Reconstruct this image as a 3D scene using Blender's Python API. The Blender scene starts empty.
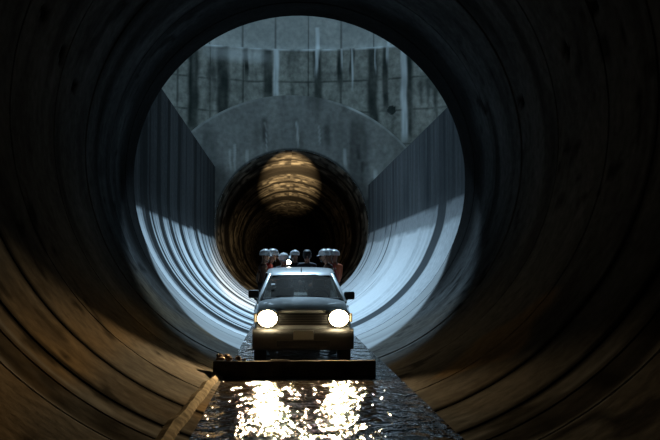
import bpy, bmesh, math, random
import numpy as np
from mathutils import Vector, Matrix
random.seed(7)
rng = np.random.default_rng(11)
scene = bpy.context.scene
COL = scene.collection
PI = math.pi

# ------------------------------------------------------------------ camera, sky, exposure
TR = 4.0                      # tunnel radius; axis runs along +Y at x=0, z=TR
FPX = 850.0
cam_d = bpy.data.cameras.new('camera')
cam_d.sensor_fit = 'HORIZONTAL'; cam_d.sensor_width = 36.0
cam_d.lens = 36.0 * FPX / 660.0
cam_d.clip_start = 0.05; cam_d.clip_end = 500
cam = bpy.data.objects.new('camera', cam_d); COL.objects.link(cam)
cam.location = (-0.41, 0.0, 1.85)
_psi, _th = math.atan(46 / FPX), math.atan(48 / FPX)
_fw = Vector((math.sin(_psi) * math.cos(_th), math.cos(_psi) * math.cos(_th), math.sin(_th)))
cam.rotation_euler = _fw.to_track_quat('-Z', 'Y').to_euler()
scene.camera = cam

SKY = 1.0
world = bpy.data.worlds.new('overcast_sky'); scene.world = world
world.use_nodes = True
_bg = world.node_tree.nodes['Background']
_bg.inputs[0].default_value = (0.52, 0.78, 1.0, 1)
_bg.inputs[1].default_value = SKY

RIM_Y, FAR_Y = 20.45, 44.2     # near tunnel mouth, far tunnel mouth
SH_C, SH_R, SH_TOP = 32.5, 14.0, 40.0
OPEN_Y = 41.0                 # hatch added in an unseen roof slab to shape the daylight
_pl = bpy.data.lights.new('added_daylight', 'AREA'); _pl.shape = 'RECTANGLE'; _pl.size = 3.5; _pl.size_y = 3.5; _pl.spread = math.radians(75)  # area lamp added for the shaft's daylight, tilted and narrowed to shape it
_pl.energy = 5000; _pl.color = (0.50, 0.76, 1.0)
_po = bpy.data.objects.new('added_daylight', _pl); COL.objects.link(_po)
_po.location = (0, 43.3, 38.0)
_po.rotation_euler = Vector((0, 26 - 43.3, 1 - 38.0)).to_track_quat('-Z', 'Y').to_euler()

vs = scene.view_settings
vs.view_transform = 'Standard'; vs.look = 'None'; vs.exposure = 0.0; vs.gamma = 1.0
vs.use_curve_mapping = False

# ------------------------------------------------------------------ helpers
def tagp(o, label=None, cat=None, group=None, kind=None):
    if label: o['label'] = label
    if cat: o['category'] = cat
    if group: o['group'] = group
    if kind: o['kind'] = kind
    return o

def empty(name, loc=(0, 0, 0), rz=0.0):
    o = bpy.data.objects.new(name, None); COL.objects.link(o)
    o.empty_display_size = 0.1
    o.location = loc; o.rotation_euler = (0, 0, rz)
    return o

def link(name, me, mats, parent=None, smooth=False, angle=None):
    if not isinstance(mats, (list, tuple)): mats = [mats]
    for m in mats: me.materials.append(m)
    if smooth:
        me.polygons.foreach_set('use_smooth', [True] * len(me.polygons))
        if angle is not None:
            try: me.set_sharp_from_angle(angle=math.radians(angle))
            except Exception: pass
    o = bpy.data.objects.new(name, me); COL.objects.link(o)
    if parent: o.parent = parent
    return o

def bm_obj(name, bm, mats, parent=None, smooth=False, angle=35, recalc=True):
    if recalc: bmesh.ops.recalc_face_normals(bm, faces=bm.faces)
    me = bpy.data.meshes.new(name); bm.to_mesh(me); bm.free()
    return link(name, me, mats, parent, smooth, angle)

def add_box(bm, c, s, bev=0.0, rot=None, mi=0):
    r = bmesh.ops.create_cube(bm, size=1.0)
    vs_ = r['verts']
    M = Matrix.Translation(c) @ (rot.to_4x4() if rot else Matrix.Identity(4)) @ Matrix.Diagonal((s[0], s[1], s[2], 1))
    bmesh.ops.transform(bm, matrix=M, verts=vs_)
    fs = list({f for v in vs_ for f in v.link_faces})
    for f in fs: f.material_index = mi
    if bev > 0:
        es = list({e for v in vs_ for e in v.link_edges})
        bmesh.ops.bevel(bm, geom=es, offset=bev, segments=2, affect='EDGES', profile=0.6)

def add_tube(bm, pts, rad, seg=10, closed=False, mi=0, cap=True):
    pts = [Vector(p) for p in pts]
    rads = rad if isinstance(rad, (list, tuple)) else [rad] * len(pts)
    n = len(pts); rings = []
    for i, p in enumerate(pts):
        if closed: t = pts[(i + 1) % n] - pts[i - 1]
        else: t = pts[min(i + 1, n - 1)] - pts[max(i - 1, 0)]
        t.normalize()
        ref = Vector((0, 0, 1)) if abs(t.z) < 0.9 else Vector((1, 0, 0))
        u = t.cross(ref).normalized(); w = t.cross(u).normalized()
        rings.append([bm.verts.new(p + (u * math.cos(2 * PI * k / seg) + w * math.sin(2 * PI * k / seg)) * rads[i]) for k in range(seg)])
    m = n if closed else n - 1
    for i in range(m):
        a, b = rings[i], rings[(i + 1) % n]
        for k in range(seg):
            f = bm.faces.new((a[k], a[(k + 1) % seg], b[(k + 1) % seg], b[k])); f.material_index = mi
    if cap and not closed:
        bm.faces.new(rings[0][::-1]).material_index = mi; bm.faces.new(rings[-1]).material_index = mi

def add_lathe(bm, prof, seg=24, M=None, mi=0):
    """prof: list of (r, z); axis Z, then transformed by M"""
    M = M or Matrix.Identity(4); rings = []
    for r, z in prof:
        if r < 1e-5: rings.append([bm.verts.new(M @ Vector((0, 0, z)))])
        else: rings.append([bm.verts.new(M @ Vector((r * math.cos(2 * PI * k / seg), r * math.sin(2 * PI * k / seg), z))) for k in range(seg)])
    for a, b in zip(rings[:-1], rings[1:]):
        for k in range(seg):
            k2 = (k + 1) % seg
            q = [a[0]] if len(a) == 1 else [a[k], a[k2]]
            q += [b[0]] if len(b) == 1 else [b[k2], b[k]]
            if len(q) >= 3: bm.faces.new(q).material_index = mi

def loft(bm, secs, cap=True, closed=True, mi=0):
    rows = [[bm.verts.new(p) for p in s] for s in secs]
    n = len(rows[0])
    for a, b in zip(rows[:-1], rows[1:]):
        for k in range(n if closed else n - 1):
            bm.faces.new((a[k], a[(k + 1) % n], b[(k + 1) % n], b[k])).material_index = mi
    if cap and closed:
        bm.faces.new(rows[0][::-1]).material_index = mi; bm.faces.new(rows[-1]).material_index = mi
    return rows

def grid_mesh(name, P, attrs, keep=None, flip=False):
    """P: (n, m, 3) array -> mesh with float point attributes"""
    n, m = P.shape[:2]
    idx = np.arange(n * m).reshape(n, m)
    q = np.stack([idx[:-1, :-1], idx[:-1, 1:], idx[1:, 1:], idx[1:, :-1]], -1).reshape(-1, 4)
    if keep is not None: q = q[keep.reshape(-1)]
    if flip: q = q[:, ::-1]
    me = bpy.data.meshes.new(name)
    me.from_pydata(P.reshape(-1, 3).tolist(), [], q.tolist())
    for k, v in attrs.items():
        a = me.attributes.new(k, 'FLOAT', 'POINT')
        a.data.foreach_set('value', np.ascontiguousarray(v.reshape(-1), dtype=np.float32))
    me.update()
    return me

def n1(x, seed, scale=1.0):
    """1-D smooth value noise in 0..1"""
    t = np.random.default_rng(seed).random(4096)
    x = np.asarray(x, float) * scale + 1000.0
    i = np.floor(x).astype(int); f = x - i; f = f * f * (3 - 2 * f)
    return t[i % 4096] * (1 - f) + t[(i + 1) % 4096] * f

def n2(x, y, seed, sx=1.0, sy=1.0):
    t = np.random.default_rng(seed).random((256, 256))
    x = np.asarray(x, float) * sx + 100.0; y = np.asarray(y, float) * sy + 100.0
    i = np.floor(x).astype(int); j = np.floor(y).astype(int)
    f = x - i; g = y - j; f = f * f * (3 - 2 * f); g = g * g * (3 - 2 * g)
    i %= 256; j %= 256; i2 = (i + 1) % 256; j2 = (j + 1) % 256
    return (t[i, j] * (1 - f) + t[i2, j] * f) * (1 - g) + (t[i, j2] * (1 - f) + t[i2, j2] * f) * g

def sst(a, b, x):
    t = np.clip((x - a) / (b - a), 0, 1); return t * t * (3 - 2 * t)
def bump1(x, c, w, soft=0.35):
    return 1 - sst(w * (1 - soft), w * (1 + soft), np.abs(x - c))

# ------------------------------------------------------------------ materials
def mat(name, col, rough=0.5, metal=0.0, spec=0.5, coat=0.0, noise=0.0, nscale=8.0, emis=None, estr=0.0):
    m = bpy.data.materials.new(name); m.use_nodes = True
    nt = m.node_tree; b = nt.nodes['Principled BSDF']
    b.inputs['Base Color'].default_value = (*col, 1)
    b.inputs['Roughness'].default_value = rough
    b.inputs['Metallic'].default_value = metal
    b.inputs['Specular IOR Level'].default_value = spec
    b.inputs['Coat Weight'].default_value = coat
    tc = nt.nodes.new('ShaderNodeTexCoord'); nz = nt.nodes.new('ShaderNodeTexNoise')
    nz.inputs['Scale'].default_value = nscale; nz.inputs['Detail'].default_value = 4
    nt.links.new(tc.outputs['Object'], nz.inputs['Vector'])
    if noise > 0:
        mx = nt.nodes.new('ShaderNodeMix'); mx.data_type = 'RGBA'
        mx.inputs[6].default_value = (*[c * (1 - noise) for c in col], 1)
        mx.inputs[7].default_value = (*[min(1, c * (1 + noise)) for c in col], 1)
        nt.links.new(nz.outputs['Fac'], mx.inputs[0]); nt.links.new(mx.outputs[2], b.inputs['Base Color'])
    if emis:
        b.inputs['Emission Color'].default_value = (*emis, 1); b.inputs['Emission Strength'].default_value = estr
    return m

def concrete(name, c0, c1, pale, dirt, rough=(0.45, 0.8), scale=0.7, bump=0.35, aniso=(1, 1, 1), spec=0.4, bscale=7.0, mott=0.35, silt_glow=None):
    """mottled concrete; point attributes 'pale' and 'dirt' add lime runs, painted light and dark water stains"""
    m = bpy.data.materials.new(name); m.use_nodes = True
    nt = m.node_tree; L = nt.links.new; N = nt.nodes.new; b = nt.nodes['Principled BSDF']
    tc = N('ShaderNodeTexCoord'); mp = N('ShaderNodeMapping'); mp.inputs['Scale'].default_value = aniso
    L(tc.outputs['Object'], mp.inputs['Vector'])
    a = N('ShaderNodeTexNoise'); a.inputs['Scale'].default_value = scale; a.inputs['Detail'].default_value = 7; a.inputs['Roughness'].default_value = 0.62
    L(mp.outputs[0], a.inputs['Vector'])
    r = N('ShaderNodeValToRGB'); r.color_ramp.elements[0].position = 0.32; r.color_ramp.elements[1].position = 0.68
    r.color_ramp.elements[0].color = (*c0, 1); r.color_ramp.elements[1].color = (*c1, 1)
    L(a.outputs['Fac'], r.inputs[0])
    s = N('ShaderNodeTexNoise'); s.inputs['Scale'].default_value = bscale; s.inputs['Detail'].default_value = 6
    L(tc.outputs['Object'], s.inputs['Vector'])
    mr = N('ShaderNodeMapRange'); mr.inputs['From Min'].default_value = 0.3; mr.inputs['From Max'].default_value = 0.7
    mr.inputs['To Min'].default_value = 1 - mott; mr.inputs['To Max'].default_value = 1 + mott
    L(s.outputs['Fac'], mr.inputs['Value'])
    mu = N('ShaderNodeMix'); mu.data_type = 'RGBA'; mu.blend_type = 'MULTIPLY'; mu.inputs[0].default_value = 1.0
    L(r.outputs[0], mu.inputs[6]); L(mr.outputs[0], mu.inputs[7])
    if silt_glow:
        asl = N('ShaderNodeAttribute'); asl.attribute_name = 'silt_glow'
        m0 = N('ShaderNodeMix'); m0.data_type = 'RGBA'
        sc = N('ShaderNodeMix'); sc.data_type = 'RGBA'; sc.blend_type = 'MULTIPLY'; sc.inputs[0].default_value = 1.0; sc.inputs[6].default_value = (*silt_glow, 1)
        L(mr.outputs[0], sc.inputs[7]); L(asl.outputs['Fac'], m0.inputs[0]); L(mu.outputs[2], m0.inputs[6]); L(sc.outputs[2], m0.inputs[7]); mu = m0
    ap = N('ShaderNodeAttribute'); ap.attribute_name = 'pale'
    ad = N('ShaderNodeAttribute'); ad.attribute_name = 'dirt'
    m1 = N('ShaderNodeMix'); m1.data_type = 'RGBA'; m1.inputs[7].default_value = (*pale, 1)
    L(ap.outputs['Fac'], m1.inputs[0]); L(mu.outputs[2], m1.inputs[6])
    m2 = N('ShaderNodeMix'); m2.data_type = 'RGBA'; m2.inputs[7].default_value = (*dirt, 1)
    L(ad.outputs['Fac'], m2.inputs[0]); L(m1.outputs[2], m2.inputs[6])
    L(m2.outputs[2], b.inputs['Base Color'])
    rr = N('ShaderNodeMapRange'); rr.inputs['From Min'].default_value = 0.3; rr.inputs['From Max'].default_value = 0.7
    rr.inputs['To Min'].default_value = rough[0]; rr.inputs['To Max'].default_value = rough[1]
    L(a.outputs['Fac'], rr.inputs['Value']); L(rr.outputs[0], b.inputs['Roughness'])
    b.inputs['Specular IOR Level'].default_value = spec
    bp = N('ShaderNodeBump'); bp.inputs['Strength'].default_value = bump; bp.inputs['Distance'].default_value = 0.03
    L(s.outputs['Fac'], bp.inputs['Height']); L(bp.outputs[0], b.inputs['Normal'])
    return m

M_lining = concrete('tunnel_lining_concrete', (0.034, 0.035, 0.035), (0.105, 0.108, 0.108), (0.52, 0.525, 0.52), (0.006, 0.0055, 0.005), rough=(0.5, 0.85), scale=0.55, aniso=(0.6, 1.6, 0.6), spec=0.0, mott=0.22, silt_glow=(0.15, 0.10, 0.052))
M_far = concrete('far_tunnel_concrete', (0.05, 0.045, 0.04), (0.17, 0.15, 0.12), (0.3, 0.27, 0.22), (0.012, 0.011, 0.01), rough=(0.45, 0.7), scale=0.6, aniso=(0.5, 2.0, 0.5), spec=0.0)
M_trough_l = concrete('streaked_channel_concrete', (0.22, 0.235, 0.245), (0.32, 0.335, 0.345), (0.66, 0.675, 0.685), (0.017, 0.0175, 0.0175), rough=(0.6, 0.9), scale=0.8, bump=0.25, spec=0.0)
M_trough_r = concrete('smooth_channel_concrete', (0.42, 0.435, 0.445), (0.52, 0.535, 0.545), (0.68, 0.69, 0.70), (0.032, 0.037, 0.041), rough=(0.6, 0.9), scale=0.8, bump=0.2, mott=0.15, spec=0.0)
M_shaft = concrete('shaft_wall_concrete', (0.19, 0.196, 0.175), (0.40, 0.40, 0.36), (0.85, 0.90, 0.92), (0.012, 0.021, 0.02), rough=(0.55, 0.9), scale=0.6, bump=0.3, aniso=(1, 1, 0.6), mott=0.30, spec=0.0, bscale=4.0)
M_head = concrete('headwall_concrete', (0.22, 0.228, 0.22), (0.35, 0.36, 0.345), (0.82, 0.86, 0.86), (0.02, 0.02, 0.02), rough=(0.55, 0.9), scale=0.5, bump=0.25, aniso=(1.4, 1, 0.4), mott=0.20, spec=0.0, bscale=4.0)
M_floor = concrete('wet_invert_concrete', (0.05, 0.045, 0.04), (0.12, 0.105, 0.09), (0.4, 0.36, 0.3), (0.01, 0.01, 0.01), rough=(0.25, 0.5), scale=2.0)
M_curb = concrete('pale_mortar', (0.09, 0.075, 0.056), (0.22, 0.18, 0.13), (0.4, 0.36, 0.3), (0.02, 0.02, 0.02), rough=(0.7, 0.9), scale=3.0, bump=0.6, spec=0.0)
M_sill = concrete('damp_sill_concrete', (0.03, 0.028, 0.026), (0.075, 0.068, 0.06), (0.4, 0.36, 0.3), (0.01, 0.01, 0.01), rough=(0.75, 0.95), scale=3.0, spec=0.0)

def water_mat():
    m = bpy.data.materials.new('rippled_muddy_water'); m.use_nodes = True
    nt = m.node_tree; L = nt.links.new; N = nt.nodes.new; b = nt.nodes['Principled BSDF']
    b.inputs['Base Color'].default_value = (0.022, 0.017, 0.012, 1)
    b.inputs['Roughness'].default_value = 0.05; b.inputs['IOR'].default_value = 1.33
    tc = N('ShaderNodeTexCoord'); mp = N('ShaderNodeMapping'); mp.inputs['Scale'].default_value = (1.0, 0.75, 1)
    L(tc.outputs['Object'], mp.inputs['Vector'])
    a = N('ShaderNodeTexNoise'); a.inputs['Scale'].default_value = 3.6; a.inputs['Detail'].default_value = 3; a.inputs['Roughness'].default_value = 0.55; a.inputs['Distortion'].default_value = 0.6
    L(mp.outputs[0], a.inputs['Vector'])
    bp = N('ShaderNodeBump'); bp.inputs['Strength'].default_value = 1.0; bp.inputs['Distance'].default_value = 0.10
    L(a.outputs['Fac'], bp.inputs['Height']); L(bp.outputs[0], b.inputs['Normal'])
    return m
M_water = water_mat()

# ------------------------------------------------------------------ structure: near tunnel
RINGS = [-25, -19, -14, -10, -6.5, -3.5, -0.5, 2.2, 5.0, 7.15, 7.8, 8.4, 9.7, 11.25, 13.4, 15.5, 17.6, 19.4]
def near_tunnel():
    ys = [-30.0]
    y = -30.0
    while y < RIM_Y - 0.01:
        y += 0.4 if y < 3 else 0.09
        ys.append(min(y, RIM_Y))
    for r in RINGS: ys += [r - 0.03, r - 0.02, r + 0.02, r + 0.03]
    ys = np.array(sorted(set(ys)))
    th = np.linspace(-PI, PI, 241)                      # 0 = straight down
    Y, T = np.meshgrid(ys, th, indexing='ij')
    seg = np.zeros_like(Y)
    for k, r in enumerate(RINGS): seg = np.where(Y > r, k + 1, seg)
    off = np.random.default_rng(3).uniform(-0.009, 0.009, len(RINGS) + 1)[seg.astype(int)]
    R = TR + off
    groove = np.zeros_like(Y); dirt = np.zeros_like(Y)
    for r in RINGS:
        g = (np.abs(Y - r) <= 0.021).astype(float); groove += g
    R = R + groove * 0.03
    # damp band of ring joints on the lower left and right
    wob = (n2(T, Y, 5, 6, 1.5) - 0.5) * 0.25
    low = sst(2.3, 0.9, np.abs(T))
    dirt = np.maximum(dirt, 0.92 * bump1(Y + wob, 7.62, 0.36, 0.5) * low * (0.55 + 0.45 * n2(T, Y, 6, 18, 3)))
    dirt = np.maximum(dirt, 0.95 * bump1(Y + wob * 0.3, 8.42, 0.11, 0.5) * low)
    dirt = np.maximum(dirt, 0.95 * bump1(Y + wob * 0.3, 9.72, 0.12, 0.5) * low)
    dirt = np.maximum(dirt, 0.2 * groove)
    # drips and dark patches running down the wall
    run = sst(0.62, 0.85, n2(T, Y, 8, 0.8, 2.2)) * (0.28 + 0.3 * sst(0.9, 1.5, np.abs(T)))
    dirt = np.maximum(dirt, run)
    blot = sst(0.74, 0.86, n2(T, Y, 9, 14, 4)) * 0.7
    dirt = np.maximum(dirt, blot * sst(0.3, 0.6, n2(T, Y, 10, 2, 0.7)))
    # grout sockets
    pit = np.zeros_like(Y)
    for yc, tc in [(11.9, -1.93), (13.2, -1.86), (10.9, -2.0), (11.1, 1.93), (12.5, 1.86), (15.2, 1.8), (14.3, -1.8), (9.0, -1.2), (9.1, 1.25)]:
        pit = np.maximum(pit, ((Y - yc) / 0.16) ** 2 + ((T - tc) * TR / 0.13) ** 2 < 1)
    dirt = np.maximum(dirt, pit * 0.97); R = R + pit * 0.05
    pale = 0.6 * bump1(Y + wob, 7.22, 0.05, 0.7) * low + 0.45 * bump1(Y + wob, 8.02, 0.03, 0.7) * low
    pale = np.maximum(pale, 0.5 * sst(0.7, 0.9, n2(T, Y, 15, 9, 2.5)) * low * sst(11, 7, Y) * 0.6)
    pale = pale * 0.4
    dirt = np.maximum(dirt, 0.82 * sst(18.0, 19.4, Y + 0.5 * n2(T, Y, 14, 6, 0.4)) * sst(0.55, 0.95, np.abs(T)))  # darker band just inside the mouth, except along the bottom
    silt_glow = sst(1.2, 0.6, np.abs(T)) * (0.25 + 0.75 * sst(0.25, 0.7, n2(T, Y, 18, 4, 0.6))) * (0.75 + 0.25 * n2(T, Y, 19, 9, 2)) * np.where(T < 0, 1.0, 0.28)  # headlight glow on the lower walls painted as brown silt, stronger left
    silt_glow = np.maximum(silt_glow, 0.85 * sst(1.0, 0.55, np.abs(Y - 11.4 + 1.2 * (T - 0.66)) / 1.5 + np.abs(T - 0.66) / 0.28 + 0.5 * (n2(T, Y, 20, 9, 1.5) - 0.5)))  # diamond of headlight caustic painted on the right wall
    # daylight falling in past the mouth, painted as a pale zone on the lining
    daylight_pool = sst(-0.1, 0.25, Y - 15.75 - 3.9 * np.abs(T) - 0.25 * n2(T, Y, 16, 5, 1)) * (0.5 + 0.5 * n2(T, Y, 17, 0.8, 3.0))
    pale = np.maximum(pale, daylight_pool); dirt = dirt * (1 - 0.9 * daylight_pool)
    P = np.stack([R * np.sin(T), Y, TR - R * np.cos(T)], -1)
    me = grid_mesh('wall_near', P, {'pale': pale, 'dirt': dirt, 'silt_glow': silt_glow}, flip=True)
    # closed tube with a thickness at the mouth
    bm = bmesh.new(); bm.from_mesh(me)
    def ringv(y, r): return [bm.verts.new((r * math.sin(t), y, TR - r * math.cos(t))) for t in np.linspace(-PI, PI, 96, endpoint=False)]
    a, b, c, d = ringv(RIM_Y, TR - 0.001), ringv(RIM_Y, TR + 0.75), ringv(-30, TR + 0.75), ringv(-30, TR)
    for p, q in ((a, b), (b, c)):
        for k in range(96): bm.faces.new((p[k], p[(k + 1) % 96], q[(k + 1) % 96], q[k]))
    bm.faces.new(c)
    bm.to_mesh(me); bm.free()
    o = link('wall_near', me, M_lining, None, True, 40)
    return tagp(o, 'dark ribbed concrete lining of the round tunnel in front of the pickup', 'tunnel wall', kind='structure')
near_tunnel()

# ------------------------------------------------------------------ structure: channel walls across the shaft
def channel(side):
    name = 'wall_left' if side < 0 else 'wall_right'
    ztop = 7.1 if side < 0 else 6.2
    ys = np.arange(RIM_Y, FAR_Y + 0.001, 0.05); ys[-1] = FAR_Y
    arc = np.linspace(0, PI / 2, 61); zs = np.linspace(TR, ztop, 26)[1:]
    px = np.concatenate([TR * np.sin(arc), np.full(len(zs), TR)])
    pz = np.concatenate([TR - TR * np.cos(arc), zs])
    ln = np.concatenate([TR * arc, TR * PI / 2 + (zs - TR)])
    Y, K = np.meshgrid(ys, np.arange(len(px)), indexing='ij')
    X = px[K] * side; Z = pz[K]; S = ln[K]
    # step where the vertical panels sit on the curved lower half
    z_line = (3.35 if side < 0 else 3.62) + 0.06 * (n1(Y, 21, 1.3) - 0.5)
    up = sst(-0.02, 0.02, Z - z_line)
    if side < 0:
        st = 0.5 * n1(Y, 31, 1.1) + 0.32 * n1(Y, 32, 3.1) + 0.18 * n1(Y, 33, 7.5)
        st = st + 0.12 * (n2(Y, S, 34, 5, 0.5) - 0.5)
        pale = sst(0.52, 0.66, st)
        dark = sst(0.53, 0.42, st)
        mid = sst(0.02, 0.02 + 0.65, z_line + 0.0 - Z)
        upline = sst(0.68, 0.80, n1(Y, 37, 4.2)) * sst(0.2, 0.6, n2(Y, S, 38, 4.2, 0.6))
        pale = pale * (1 - up) * (0.45 + 0.55 * mid) + up * 0.30 * upline + up * 0.10 * pale
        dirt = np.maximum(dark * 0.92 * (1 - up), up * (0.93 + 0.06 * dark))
        dirt = np.maximum(dirt, 0.9 * bump1(Z, z_line, 0.05, 0.5) * sst(0.35, 0.6, n1(Y, 39, 0.7)))
        dirt = dirt * (1 - 0.8 * pale * (1 - up))
        edge = bump1(Z, ztop, 0.07, 0.4)
        dirt = np.maximum(dirt, edge * 0.9)
        M = M_trough_l
    else:
        st = 0.6 * n1(Y, 41, 0.9) + 0.4 * n1(Y, 42, 2.6)
        band = (1 - sst(0.55, 0.8, np.abs(Y - 23.35 + 0.12 * (n1(S, 43, 1.5) - 0.5))))
        mid = bump1(Z, z_line - 0.25, 0.3, 0.15)
        pale = 0.55 * sst(0.45, 0.7, st) * (1 - up) * (1 - 0.8 * mid)
        dirt = 0.96 * up * (0.95 + 0.07 * (n1(Y, 44, 2.2) - 0.5) + 0.1 * (n2(Y, Z, 48, 6, 0.7) - 0.5)) + 0.5 * mid * (1 - up)
        dirt = np.maximum(dirt, 0.93 * band)
        runs = sst(0.66, 0.78, n1(Y, 45, 2.0)) * sst(0.4, 0.65, n2(Y, S, 46, 2.0, 0.45)) * sst(27, 33, Y)
        dirt = np.maximum(dirt, 0.8 * runs * (1 - up))
        dirt = np.maximum(dirt, 0.7 * bump1(Z, z_line, 0.045, 0.5) * sst(31, 26, Y))
        dirt = np.maximum(dirt, 0.9 * bump1(Y, 43.7, 0.35, 0.4) * sst(2.8, 3.6, Z))
        edge = bump1(Z, ztop, 0.06, 0.4)
        dirt = np.maximum(dirt, edge * 0.9)
        M = M_trough_r
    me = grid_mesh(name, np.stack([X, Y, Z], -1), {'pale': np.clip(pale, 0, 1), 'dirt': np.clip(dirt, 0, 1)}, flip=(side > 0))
    bm = bmesh.new(); bm.from_mesh(me)
    prof = [(TR, ztop), (TR + 0.7, ztop), (TR + 0.7, -0.6), (0, -0.6), (0, 0)]
    a = [bm.verts.new((x * side, RIM_Y, z)) for x, z in prof]; b = [bm.verts.new((x * side, FAR_Y, z)) for x, z in prof]
    for k in range(4): bm.faces.new((a[k], a[k + 1], b[k + 1], b[k]))
    bm.to_mesh(me); bm.free()
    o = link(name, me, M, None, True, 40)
    return tagp(o, 'streaked pale and dark concrete channel wall on the left of the shaft' if side < 0 else
                'smooth pale concrete channel wall with a dark joint on the right of the shaft', 'channel wall', kind='structure')
channel(-1); channel(1)

# ------------------------------------------------------------------ structure: shaft
LEDGE = 13.95
def shaft():
    fine = np.arange(-0.62, 0.62, 0.0042)
    coarse = np.linspace(0.62, 2 * PI - 0.62, 110)
    th = np.concatenate([fine, coarse, [2 * PI - 0.62 + 0.0001]])   # 0 = far side (+Y)
    th[-1] = -0.62 + 2 * PI
    zs = np.concatenate([np.linspace(-0.6, 5, 12)[:-1], np.arange(5, LEDGE, 0.055), [LEDGE, LEDGE + 0.001],
                         np.arange(LEDGE + 0.06, 18, 0.07), np.linspace(18.2, SH_TOP + 0.1, 24)])
    Zg, T = np.meshgrid(zs, th, indexing='ij')
    R = np.where(Zg > LEDGE + 0.0005, SH_R + 0.22, SH_R)
    X = R * np.sin(T); Y = SH_C + R * np.cos(T)
    A = T * SH_R                                         # metres along the wall
    pale = np.zeros_like(Zg); dirt = np.zeros_like(Zg)
    below = sst(LEDGE + 0.05, LEDGE - 0.05, Zg)
    # formwork joints
    for zj in (12.1, 10.35, 8.5, 6.7):
        dirt = np.maximum(dirt, 0.85 * bump1(Zg + 0.05 * (n1(A, 51, 0.9) - .5), zj, 0.05, 0.6) * (0.4 + 0.6 * n1(A, 52, 1.2)))
    for aj in np.arange(-8.1, 8.2, 1.8):
        dirt = np.maximum(dirt, 0.75 * bump1(A, aj, 0.04, 0.6) * (0.3 + 0.7 * n1(Zg, 53, 0.8)))
    # dark water runs from the ledge (x position on the wall, width, lower end)
    for xc, w, zb in [(-1.32, .26, 11.2), (1.42, .22, 11.0), (2.62, .16, 12.0), (4.42, .28, 9.0), (-3.75, .34, 9.5), (-5.3, .3, 9.0), (3.3, .12, 12.4), (5.1, .16, 10.5), (-2.5, .12, 12.3), (6.2, .3, 9.0)]:
        a = math.asin(xc / SH_R) * SH_R
        e = bump1(A + 0.10 * (n1(Zg, int(60 + xc * 3), 1.1) - .5), a, w, 0.45) * below * sst(zb - 0.8, zb + 0.6, Zg)
        dirt = np.maximum(dirt, 0.97 * e * (0.7 + 0.3 * n2(A, Zg, 71, 5, 1)))
    soft = sst(0.5, 0.85, 0.6 * n2(A, Zg, 72, 1.6, 0.25) + 0.4 * n2(A, Zg, 73, 5, 1.2)) * 0.75 * below
    dirt = np.maximum(dirt, soft)
    # pale lime runs (x, width, top, bottom)
    for xc, w, zt, zb in [(-0.86, .15, 13.9, 11.3), (1.40, .12, 15.2, 13.6), (1.35, .09, 13.9, 12.6), (6.05, .17, 13.6, 8.8), (3.30, .05, 13.9, 11.9), (2.75, .04, 13.9, 13.0), (4.55, .04, 13.9, 12.7), (5.2, .08, 14.3, 13.2)]:
        a = math.asin(xc / SH_R) * SH_R
        e = bump1(A + 0.08 * (n1(Zg, int(80 + xc * 3), .9) - .5), a, w, 0.5) * sst(zb - 0.5, zb + 0.4, Zg) * sst(zt + 0.12, zt, Zg)
        e = e * (0.65 + 0.35 * n2(A, Zg, 91, 7, 1.6))
        pale = np.maximum(pale, 0.95 * e); dirt = dirt * (1 - 0.9 * e)
    # skylight on the lip of the ledge painted pale, above a pale stain
    lip = bump1(Zg, LEDGE - 0.03, 0.07, 0.5) * (0.25 + 0.75 * n1(A, 95, 2.5))
    smear = bump1(Zg + 0.03 * A, LEDGE - 0.5, 0.35, 0.8) * bump1(A, -2.9, 1.7, 0.5) * 0.45
    pale = np.maximum(pale, np.maximum(lip * 1.0, smear)); dirt = dirt * (1 - 0.7 * lip) * (1 - smear)
    pale = np.maximum(pale, (1 - below) * 0.26)
    # small round socket
    a = math.asin(5.4 / SH_R) * SH_R
    dirt = np.maximum(dirt, 0.9 * ((A - a) ** 2 + (Zg - 10.4) ** 2 < 0.24 ** 2))
    Xc = (X[:-1, :-1] + X[1:, 1:]) / 2; Yc = (Y[:-1, :-1] + Y[1:, 1:]) / 2; Zc = (Zg[:-1, :-1] + Zg[1:, 1:]) / 2
    keep = ~((Yc < SH_C) & (np.abs(Xc) < 5.2) & (Zc < 8.9)) & ~((Yc > SH_C) & (Xc ** 2 + (Zc - TR) ** 2 < 4.5 ** 2))
    me = grid_mesh('wall_shaft', np.stack([X, Y, Zg], -1), {'pale': pale, 'dirt': dirt}, keep)
    o = link('wall_shaft', me, M_shaft, None, True, 30)
    tagp(o, 'tall round shaft wall of stained grey concrete above the far tunnel', 'shaft wall', kind='structure')
    # unseen roof slab with a hatch, added to shape the daylight
    bm = bmesh.new(); n = 96
    oc = [bm.verts.new(((SH_R + 0.6) * math.cos(2 * PI * k / n), SH_C + (SH_R + 0.6) * math.sin(2 * PI * k / n), SH_TOP)) for k in range(n)]
    def hatch(k):  # outline of the opening in the added slab
        c, s_ = math.cos(2 * PI * k / n), math.sin(2 * PI * k / n); m_ = 1 / max(abs(c), abs(s_)); return (4.5 * m_ * c, OPEN_Y + 3.25 * m_ * s_, SH_TOP)
    ic = [bm.verts.new(hatch(k)) for k in range(n)]
    for k in range(n): bm.faces.new((ic[k], ic[(k + 1) % n], oc[(k + 1) % n], oc[k]))
    r = bmesh.ops.extrude_face_region(bm, geom=bm.faces[:])
    bmesh.ops.translate(bm, vec=(0, 0, 0.25), verts=[v for v in r['geom'] if isinstance(v, bmesh.types.BMVert)])
    o = bm_obj('added_ceiling', bm, M_shaft); tagp(o, 'added unseen concrete roof slab with an open hatch high above the shaft', 'added_ceiling', kind='structure')
    # headwall around the near mouth, shaft side
    bm = bmesh.new()
    n = 64
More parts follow.
